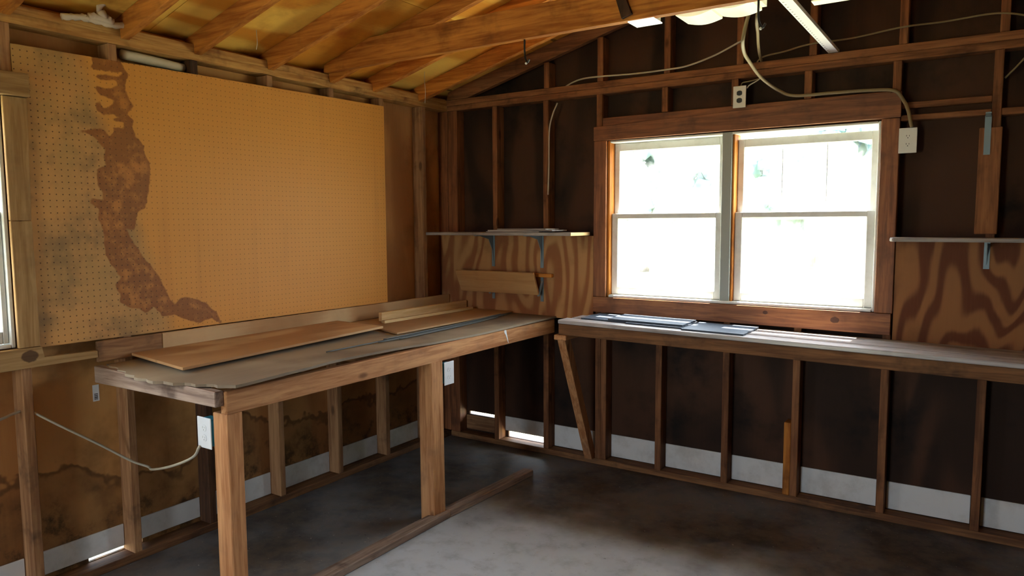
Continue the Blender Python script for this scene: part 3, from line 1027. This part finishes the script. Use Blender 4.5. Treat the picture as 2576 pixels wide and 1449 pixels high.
# ------------------------------------------------------------------ splash panels on the back wall
def splash(name, x0, x1, z0, z1, mat, label):
    return tag(board(name, x0, x1, -0.012, -0.001, z0, z1, mat, bev=0.001), label, 'plywood panel')
splash('wall_plywood', -0.060, 1.158, 0.93, 1.463, M['splash'], 'swirl-grained plywood panel on the back wall, corner side of the window')
splash('wall_plywood', 2.835, 3.95, 0.91, 1.446, M['splashR'], 'swirl-grained plywood panel on the back wall, right of the window')

# ------------------------------------------------------------------ bench along the back wall
wbB = empty('workbench', (2.3, -0.2, 0), 'long narrow plank bench under the window, held by a slanting brace', 'workbench')
def sl(x):
    return 0.978-0.0138*(x-1.1)
def splank(name, x0, x1, y0, y1, t0, t1, mat, bev=0.003):
    return prism(name, [(x0, sl(x0)-t0), (x1, sl(x1)-t0), (x1, sl(x1)-t1), (x0, sl(x0)-t1)], 'y', y0, y1, mat, wbB, bev=bev)
splank('plank', 1.165, 4.2, -0.115, -0.014, 0.022, 0.003, M['dusty_x'])
splank('plank', 1.14, 4.2, -0.262, -0.120, 0.022, 0.002, M['dusty_x'])
splank('plank', 1.125, 4.2, -0.405, -0.292, 0.022, 0.0, M['dusty_x'])
splank('front_apron', 1.128, 4.2, -0.402, -0.364, 0.088, 0.0225, M['plate_x'])
splank('ledger', 1.15, 4.2, -0.042, -0.013, 0.088, 0.0225, M['plate_x'])
for x in (1.9, 2.7, 3.5):
    bm = bmesh.new()
    add_box(bm, x, x+0.038, -0.363, -0.0425, sl(x)-0.085, sl(x)-0.0235)
    from_bm('cross_rail', bm, M['dark_y'], wbB)
board('brace_block', 1.105, 1.185, -0.415, -0.045, sl(1.15)-0.118, sl(1.15)-0.0885, M['bench_y'], wbB)
prism('brace', [(-0.395, 0.858), (-0.325, 0.858), (0.0, 0.10), (0.0, 0.039), (-0.040, 0.039)], 'x', 1.116, 1.168, M['bench_z'], wbB, bev=0.002)
prism('brace', [(-0.395, 0.842), (-0.325, 0.842), (0.0, 0.10), (0.0, 0.039), (-0.040, 0.039)], 'x', 3.9, 3.938, M['rafter_z'], wbB, bev=0.002)

# grey shingles on the bench
for k, (x0, x1, y0, y1, z, rot, lb) in enumerate([
        (1.225, 1.505, -0.300, -0.035, 0.0005, 0.02, 'leftmost blue-grey shingle on the bench under the window'),
        (1.520, 1.850, -0.325, -0.040, 0.0005, 0.01, 'middle blue-grey shingle lying flat under the window'),
        (1.400, 1.845, -0.300, -0.060, 0.0105, 0.015, 'blue-grey shingle on top of the left ones, under the window'),
        (1.860, 2.190, -0.360, -0.050, 0.0005, 0.0, 'rightmost blue-grey shingle on the bench, with the ragged right edge')]):
    bm = bmesh.new()
    n = 10
    A, B = [], []
    cx = (x0+x1)/2
    pts = [(x0, y0), (x1, y0)] + [(x1+0.004*math.sin(i*2.1), y0+(y1-y0)*i/6) for i in range(1, 6)] + [(x1, y1), (x0, y1)]
    th = 0.008
    for (px, py) in pts:
        qx = cx+(px-cx)*math.cos(rot)-(py-y0)*math.sin(rot)
        qy = y0+(px-cx)*math.sin(rot)*0.4+(py-y0)
        zz = sl(qx)+z
        A.append(bm.verts.new((qx, qy, zz)))
        B.append(bm.verts.new((qx, qy, zz+th)))
    bm.faces.new(A[::-1])
    bm.faces.new(B)
    for i in range(len(pts)):
        bm.faces.new((A[i], A[(i+1) % len(pts)], B[(i+1) % len(pts)], B[i]))
    tag(from_bm('shingle', bm, M['slate']), lb, 'shingle', 'shingles on the window bench')

# ------------------------------------------------------------------ shelves on the back wall
def bracket(x, z, depth, drop, parent, y0=-0.0125):
    bm = bmesh.new()
    add_box(bm, x-0.012, x+0.012, y0-0.003, y0, z-drop, z-0.001)
    add_box(bm, x-0.011, x+0.011, y0-depth, y0-0.003, z-0.005, z-0.001)
    add_prism(bm, [(y0-0.003, z-0.005), (y0-depth*0.75, z-0.005), (y0-depth*0.28, z-0.028), (y0-0.018, z-drop*0.45), (y0-0.003, z-drop*0.85)], 'x', x-0.002, x+0.002)
    return from_bm('bracket', bm, M['bracket'], parent)


sL = empty('wall_shelf', (0.57, -0.13, 1.466), 'long grey wall shelf on blue-grey brackets, between the corner and the window', 'shelf')
board('shelf_board', 0.008, 1.128, -0.262, -0.0125, 1.4665, 1.486, M['grey_x'], sL)
tag(board('end_board', 1.1285, 1.134, -0.262, -0.0125, 1.4665, 1.486, M['pale_y'], sL, bev=0.001), 'raw yellowish sawn end of the shelf')
bracket(0.398, 1.4665, 0.21, 0.215, sL)
bracket(0.785, 1.4665, 0.21, 0.215, sL)
for k, (x0, x1, y0, y1, z0, z1, lb) in enumerate([
        (0.50, 0.90, -0.245, -0.06, 1.4865, 1.4935, 'bottom grey board in the little stack on the corner shelf'),
        (0.51, 0.99, -0.24, -0.05, 1.4940, 1.5020, 'middle and widest grey board in the stack on the corner shelf'),
        (0.585, 0.945, -0.24, -0.07, 1.5025, 1.5100, 'top thin grey board in the stack on the corner shelf')]):
    tag(board('thin_board', x0, x1, y0, y1, z0, z1, M['grey_x'], bev=0.001), lb, 'board', 'stacked boards on the corner shelf')

# lower shelf whose board has tipped forward on its brackets
sT = empty('tipped_shelf', (0.45, -0.07, 1.07), 'tipped plain wood board on small brackets beneath the long corner shelf', 'shelf')
bm = bmesh.new()
a, b = Vector((0, -0.128, 1.221)), Vector((0, -0.060, 1.075))
nrm = Vector((0, (b-a).z, -(b-a).y)).normalized()*0.018
if nrm.y < 0:
    nrm = -nrm
sec = [(a.y, a.z), (b.y, b.z), (b.y+nrm.y, b.z+nrm.z), (a.y+nrm.y, a.z+nrm.z)]
add_prism(bm, sec, 'x', 0.153, 0.785)
bmesh.ops.bevel(bm, geom=list(bm.edges), offset=0.003, segments=1, affect='EDGES')
from_bm('shelf_board', bm, M['tipped'], sT)
board('cleat', 0.745, 0.872, -0.045, -0.0125, 1.192, 1.216, M['rafter_x'], sT)
for x in (0.398, 0.785):
    bm = bmesh.new()
    add_box(bm, x-0.011, x+0.011, -0.0155, -0.0125, 1.03, 1.19)
    add_prism(bm, [(-0.0155, 1.165), (-0.0155, 1.135), (-0.060, 1.068), (-0.062, 1.072)], 'x', x-0.008, x+0.008)
    from_bm('bracket', bm, M['bracket'], sT)

sR = empty('wall_shelf', (3.4, -0.13, 1.448), 'weathered wall shelf with a rounded left end, right of the window', 'shelf')
bm = bmesh.new()
pts = [(2.827, -0.05), (2.822, -0.15), (2.826, -0.215), (2.840, -0.24), (4.1, -0.24), (4.1, -0.024), (2.828, -0.024)]
add_prism(bm, pts, 'z', 1.4485, 1.4665)
bmesh.ops.bevel(bm, geom=list(bm.edges), offset=0.004, segments=1, affect='EDGES')
from_bm('shelf_board', bm, M['grey_x'], sR)
bracket(3.215, 1.4485, 0.19, 0.13, sR)
bracket(3.95, 1.4485, 0.19, 0.13, sR)
# a lone bracket left on the stud above
lb_ = empty('shelf_bracket', (3.19, -0.02, 1.85), 'empty blue-grey metal bracket high on the stud right of the window', 'bracket')
bm = bmesh.new()
add_box(bm, 3.180, 3.206, -0.0235, -0.0205, 1.85, 2.03)
from_bm('wall_plate', bm, M['bracket'], lb_)
bm = bmesh.new()
add_prism(bm, [(-0.0235, 2.03), (-0.0235, 2.022), (-0.13, 2.026), (-0.13, 2.032)], 'x', 3.182, 3.204)
from_bm('arm', bm, M['bracket'], lb_)

# ------------------------------------------------------------------ outlets
def outlet(loc, facing, w, h, box_mat, label, face_mat, dark_sockets=False, depth=0.045):
    """loc: centre of the plate's front; facing '-y' or '+x'"""
    root = empty('wall_outlet', loc, label, 'outlet')
    c = Vector(loc)
    def T(bm):
        for v in bm.verts:
            u, d, z = v.co          # u to the right seen from the front, d out of the wall
            v.co = c + (Vector((u, -d, z)) if facing == '-y' else Vector((d, u, z)))
    bm = bmesh.new()
    add_box(bm, -w/2, w/2, -0.005, 0.0, -h/2, h/2, 0.002)
    T(bm)
    from_bm('cover_plate', bm, face_mat, root)
    bm = bmesh.new()
    add_box(bm, -w*0.40, w*0.40, -0.005-depth, -0.0055, -h*0.43, h*0.43, 0.002)
    T(bm)
    from_bm('box', bm, box_mat, root)
    for sz in (0.0195, -0.0195):
        bm = bmesh.new()
        ring = []
        for k in range(20):
            a_ = 2*math.pi*k/20
            ring.append((max(-0.0145, min(0.0145, 0.017*math.cos(a_))), sz+0.0135*math.sin(a_)))
        # remove doubled points made by the clamp
        rp = [ring[0]] + [q for p_, q in zip(ring, ring[1:]) if (abs(p_[0]-q[0])+abs(p_[1]-q[1])) > 1e-5]
        add_prism(bm, rp, 'y', 0.0002, 0.0015)
        T(bm)
        rec = from_bm('receptacle', bm, M['black'] if dark_sockets else face_mat, root)
        if not dark_sockets:
            bm = bmesh.new()
            add_box(bm, -0.0072, -0.0052, 0.0016, 0.0019, sz-0.001, sz+0.007)
            add_box(bm, 0.0052, 0.0072, 0.0016, 0.0019, sz-0.001, sz+0.006)
            add_box(bm, -0.002, 0.002, 0.0016, 0.0019, sz-0.009, sz-0.005)
            T(bm)
            from_bm('slots', bm, M['slot'] if face_mat is M['plate'] else M['black'], rec)
    return root


outlet((2.047, -0.023, 2.226), '-y', 0.070, 0.117, M['black'], 'white outlet plate with two black sockets above the window', M['ivory'], True, depth=0.018)
outlet((2.868, -0.022, 1.937), '-y', 0.079, 0.122, M['teal'], 'large pale outlet plate right of the window, below the blocking', M['ivory'], depth=0.05)
outlet((0.713, -2.440, 0.742), '-y', 0.086, 0.122, M['teal'], 'white outlet on a teal box beside the near workbench leg', M['plate'], depth=0.05)
outlet((0.884, -1.128, 0.762), '+x', 0.080, 0.122, M['teal'], 'white outlet plate behind the far workbench leg', M['plate'], depth=0.045)
bm = bmesh.new()
add_box(bm, 0.7475, 0.7915, -2.40, -2.398, 0.70, 0.785)
o = from_bm('mounting_strap', bm, M['teal'], [o for o in D.objects if o.get('label', '').startswith('white outlet on a teal')][0])

# ------------------------------------------------------------------ cables
tag(tube('cable', [(0.69, -2.447, 0.686), (0.60, -2.42, 0.62), (0.42, -2.40, 0.545), (0.20, -2.36, 0.477), (0.075, -2.31, 0.452), (0.03, -2.36, 0.485), (0.010, -2.485, 0.590), (0.004, -2.64, 0.713), (-0.01, -2.72, 0.780), (-0.04, -2.7255, 0.785)], 0.0055, M['cable'], flat=1.0),
    'cream cable swagging from the teal-boxed outlet to the left wall studs', 'cable')
tag(tube('cable', [(-0.03, -2.765, 0.795), (-0.02, -2.80, 0.792), (0.004, -2.86, 0.784), (0.01, -3.0, 0.765), (0.01, -3.3, 0.78), (-0.01, -3.62, 0.80)], 0.0055, M['cable']),
    'short length of cream cable at the left edge, below the left window', 'cable')
tag(tube('cable', [(0.826, -0.006, 1.727), (0.832, -0.006, 1.90), (0.837, -0.008, 2.132), (0.862, -0.010, 2.23), (0.90, -0.015, 2.301)], 0.005, M['cable']),
    'thin pale cable hanging down the stud between corner and window', 'cable')
tag(tube('cable', [(0.935, 0.03, 2.407), (0.975, 0.035, 2.425), (1.05, 0.04, 2.443), (1.20, -0.004, 2.434), (1.40, 0.03, 2.432), (1.60, -0.004, 2.425), (1.74, 0.0, 2.432), (1.90, -0.01, 2.468), (2.045, -0.01, 2.525)], 0.005, M['cable']),
    'thin pale cable running along the top plate left of the light', 'cable')
tag(tube('cable', [(2.125, 0.02, 2.408), (2.14, 0.02, 2.424), (2.176, 0.02, 2.437), (2.27, 0.02, 2.447), (2.40, -0.004, 2.462), (2.60, 0.03, 2.472), (2.82, -0.004, 2.485), (3.0, 0.03, 2.492), (3.208, -0.004, 2.490), (3.35, 0.03, 2.46)], 0.0045, M['oldcable']),
    'thin brown cable strung across the gable studs right of the light', 'cable')
tag(tube('cable', [(2.335, -0.815, 2.52), (2.301, -0.810, 2.425), (2.273, -0.775, 2.345), (2.236, -0.62, 2.325), (2.204, -0.42, 2.325), (2.199, -0.17, 2.288), (2.258, -0.035, 2.236), (2.341, -0.032, 2.202), (2.533, -0.032, 2.198), (2.700, -0.032, 2.193), (2.800, -0.032, 2.180), (2.84, -0.03, 2.135), (2.865, -0.035, 2.08), (2.878, -0.034, 2.02), (2.884, -0.034, 1.999)], 0.0085, M['oldcable']),
    'thick tan cable drooping from the light across the window head to the right outlet', 'cable')
tag(tube('cable', [(2.362, -0.815, 2.52), (2.335, -0.79, 2.425), (2.290, -0.6, 2.41), (2.215, -0.3, 2.422), (2.160, -0.06, 2.428), (2.150, 0.02, 2.4125)], 0.0075, M['oldcable']),
    'shorter tan cable dropping from the light to the top plate', 'cable')
tag(tube('wire', [(2.052, -0.012, 2.286), (2.062, -0.02, 2.300), (2.10, -0.03, 2.302), (2.155, -0.031, 2.310), (2.170, -0.032, 2.314)], 0.003, M['oldcable']),
    'upper of two thin wires from the black-socket outlet', 'wire')
tag(tube('wire', [(2.085, -0.012, 2.270), (2.10, -0.025, 2.282), (2.14, -0.03, 2.300), (2.168, -0.032, 2.318)], 0.003, M['cable']),
    'lower of two thin wires from the black-socket outlet', 'wire')
tag(tube('cable', [(3.248, 0.03, 2.20), (3.29, 0.02, 2.245), (3.34, 0.02, 2.30), (3.42, 0.02, 2.33)], 0.0045, M['oldcable']),
    'brown cable slanting up at the far right, beside the last stud', 'cable')

# ------------------------------------------------------------------ lights under the roof
ft = empty('fluorescent_light', (2.20, -0.90, 2.55), 'yellowed two-lens fluorescent light hanging behind the ceiling joist', 'light')
board('housing', 2.035, 2.385, -0.98, -0.83, 2.505, 2.57, M['strapw'], ft)
for x0, x1, dz in ((2.040, 2.196, 0.004), (2.200, 2.365, 0.0)):
    bm = bmesh.new()
    n = 10
    sec = []
    for i in range(n+1):
        u = i/n
        x = x0+(x1-x0)*u
        sec.append((x, 2.444-dz*2-0.014*math.sin(math.pi*u)))
    sec = [(x0, 2.504)] + sec + [(x1, 2.504)]
    add_prism(bm, sec, 'y', -0.985, -0.825)
    from_bm('lens', bm, M['lens'], ft)
bm = bmesh.new()
add_box(bm, 2.368, 2.386, -0.985, -0.83, 2.455, 2.504)
add_box(bm, 2.388, 2.412, -0.96, -0.86, 2.48, 2.56)
from_bm('end_cap', bm, M['lens'], ft)
for x in (2.05, 2.35):
    board('hanger', x, x+0.015, -0.92, -0.90, 2.571, L(x)+DK-0.004, M['rod'], ft, bev=0)

f2 = empty('panel_light', (1.94, -1.07, 2.40), 'small bright white panel light just under the ceiling joist', 'light')
board('diffuser', 1.885, 2.003, -1.139, -1.040, 2.396, 2.4015, M['lens2'], f2, bev=0.001)
board('housing', 1.890, 1.998, -1.088, -1.045, 2.4018, 2.44, M['strapw'], f2)

f3 = empty('panel_light', (2.64, -0.95, 2.47), 'white light panel cut off by the top edge, right of the perforated strip', 'light')
board('diffuser', 2.595, 2.80, -0.99, -0.93, 2.40, 2.405, M['lens'], f3, bev=0.001)
board('housing', 2.60, 2.79, -0.985, -0.935, 2.4055, 2.62, M['strapw'], f3)
board('hanger', 2.68, 2.70, -0.97, -0.95, 2.6205, L(2.69)+DK-0.004, M['rod'], f3)


def strip_mat():
    t = NT('perforated_white_steel')
    x, y, z = t.xyz(t.pos())
    f = t.math('SUBTRACT', t.math('FRACT', t.math('DIVIDE', t.math('ADD', y, 20.0), 0.04)), 0.5)
    g = t.math('DIVIDE', t.math('SUBTRACT', x, 2.497), 0.04)
    r = t.math('SQRT', t.math('ADD', t.math('MULTIPLY', f, f), t.math('MULTIPLY', g, g)))
    h = t.ramp(r, 0.13, 0.10)
    t.color(t.mix(h, (0.90, 0.90, 0.90), (0.10, 0.09, 0.08)))
    t.rough(0.35, 0.5)
    return t.m


an = empty('angle_strip', (2.51, -1.6, 2.408), 'long white perforated metal strip slanting from the top plate to the upper edge', 'metal strip')
smt = strip_mat()
board('flange', 2.487, 2.535, -3.2, 0.04, 2.4075, 2.4105, smt, an, bev=0.0005)
board('upright_flange', 2.532, 2.535, -3.2, 0.04, 2.411, 2.425, smt, an, bev=0.0005)
# hangers that carry its near end from the rafters
for y in (-3.15,):
    board('hanger', 2.526, 2.5315, y-0.02, y, 2.4115, L(2.53)-0.001, M['rod'], an)

# black coated hooks screwed into the joist
def hook(x, y, z, label):
    root = empty('hook', (x, y, z), label, 'hook', 'black hooks under the ceiling joist')
    tube('shank', [(x, y, z), (x, y, z-0.05), (x+0.004, y, z-0.085), (x+0.018, y-0.004, z-0.108), (x+0.030, y-0.006, z-0.095)], 0.0045, M['black'], root)
    bm = bmesh.new()
    bmesh.ops.create_icosphere(bm, subdivisions=2, radius=0.006)
    for v in bm.verts:
        v.co += Vector((x+0.012, y-0.006, z-0.112))
    from_bm('tip', bm, M['strapw'], root, smooth=True)
hook(1.345, -1.109, 2.407, 'black hook with a bright tip under the middle of the joist')
hook(2.425, -1.109, 2.407, 'black hook with a bright tip beside the yellowed light')

# ------------------------------------------------------------------ small things on the left wall
lbm = board('paper_label', -0.0888, -0.0882, -2.452, -2.424, 0.760, 0.834, M['label'], bev=0)
tag(lbm, 'small white barcode sticker on the bare sheathing below the pegboard', 'label')
bm = bmesh.new()
zz = 0.766
random.seed(3)
while zz < 0.792:
    h = random.choice([0.0012, 0.002, 0.003])
    add_box(bm, -0.08815, -0.0880, -2.446, -2.430, zz, zz+h)
    zz += h+random.choice([0.0012, 0.0018])
from_bm('printed_bars', bm, M['ink'], lbm)

# pale foam squeezed over the plate at the top left
bm = bmesh.new()
add_tube(bm, [(0.016, -2.54, 2.392), (0.026, -2.47, 2.403), (0.028, -2.40, 2.402), (0.026, -2.33, 2.402), (0.020, -2.25, 2.420)], 0.013, 8, 6)
add_tube(bm, [(0.028, -2.44, 2.412), (0.034, -2.39, 2.416), (0.030, -2.34, 2.410)], 0.016, 8, 5)
for q, r_ in (((0.034, -2.385, 2.430), 0.022), ((0.030, -2.42, 2.416), 0.018), ((0.034, -2.36, 2.420), 0.016), ((0.026, -2.46, 2.408), 0.014)):
    b2 = bmesh.new()
    bmesh.ops.create_icosphere(b2, subdivisions=2, radius=r_)
    mp = [bm.verts.new(v.co+Vector(q)) for v in b2.verts]
    for f in b2.faces:
        bm.faces.new([mp[v.index] for v in f.verts])
    b2.free()
add_tube(bm, [(0.034, -2.39, 2.432), (0.038, -2.40, 2.455), (0.046, -2.38, 2.478), (0.058, -2.366, 2.510)], 0.010, 8, 5)
for v in bm.verts:
    v.co += Vector((math.sin(v.co.y*210)*0.002, math.sin(v.co.z*180)*0.002, math.sin(v.co.y*150+v.co.x*300)*0.003))
tag(from_bm('foam_blob', bm, M['foam'], smooth=True), 'crumpled pale foam on the top plate at upper left', 'foam')
bm = bmesh.new()
add_tube(bm, [(-0.045, -2.268, 2.302), (-0.048, -2.15, 2.300), (-0.050, -1.97, 2.292)], 0.022, 10, 5)
tag(from_bm('rolled_sheet', bm, M['batt'], smooth=True), 'pale rolled sheet in the gap above the pegboard', 'sheet')
# threads of dust hanging from roof and plate
for pts, lb in (([(0.16, -1.70, 2.545), (0.155, -1.70, 2.50), (0.158, -1.699, 2.44), (0.150, -1.70, 2.405)], 'wispy dust thread hanging above the middle of the pegboard'),
                ([(0.18, -0.45, 2.545), (0.178, -0.451, 2.46), (0.182, -0.45, 2.38), (0.178, -0.45, 2.31)], 'wispy dust thread hanging near the room corner')):
    tag(tube('dust_thread', pts, 0.0016, M['web'], seg=5, smooth=5), lb, 'thread')

# ------------------------------------------------------------------ outside: trees beyond the lawn
def tree(x, y, h, r, seed, label):
    rnd = random.Random(seed)
    root = empty('tree', (x, y, -0.12), label, 'tree', 'trees beyond the window')
    tube('trunk', [(x, y, -0.122), (x+0.1, y, h*0.3), (x-0.05, y+0.1, h*0.6)], 0.16, M['bark'], root, smooth=4)
    bm = bmesh.new()
    for k in range(240):
        b2 = bmesh.new()
        bmesh.ops.create_icosphere(b2, subdivisions=1, radius=1.0)
        th, ph = rnd.uniform(0, 6.28), rnd.uniform(-1.1, 1.4)
        q = rnd.uniform(0.35, 1.0)**0.5
        c = Vector((x+r*q*math.cos(th)*math.cos(ph), y+r*q*math.sin(th)*math.cos(ph), h*0.62+h*0.36*q*math.sin(ph)))
        s_ = rnd.uniform(0.08, 0.20)*r
        mp = {}
        for v in b2.verts:
            mp[v.index] = bm.verts.new(c+v.co*s_*rnd.uniform(0.6, 1.35))
        for f in b2.faces:
            bm.faces.new([mp[v.index] for v in f.verts])
        b2.free()
    from_bm('crown', bm, M['leaf'], root)


for k, (x, y, h, r, lb) in enumerate([
        (-6.5, 19, 5.2, 2.4, 'leafy tree seen through the left sash'),
        (-1.8, 23, 4.6, 2.2, 'smaller leafy tree seen between the two sashes'),
        (0.3, 18, 4.8, 1.9, 'leafy tree seen through the right sash, left of its middle'),
        (4.6, 23, 5.0, 2.2, 'leafy tree seen through the right part of the right sash')]):
    tree(x, y, h, r, k, lb)
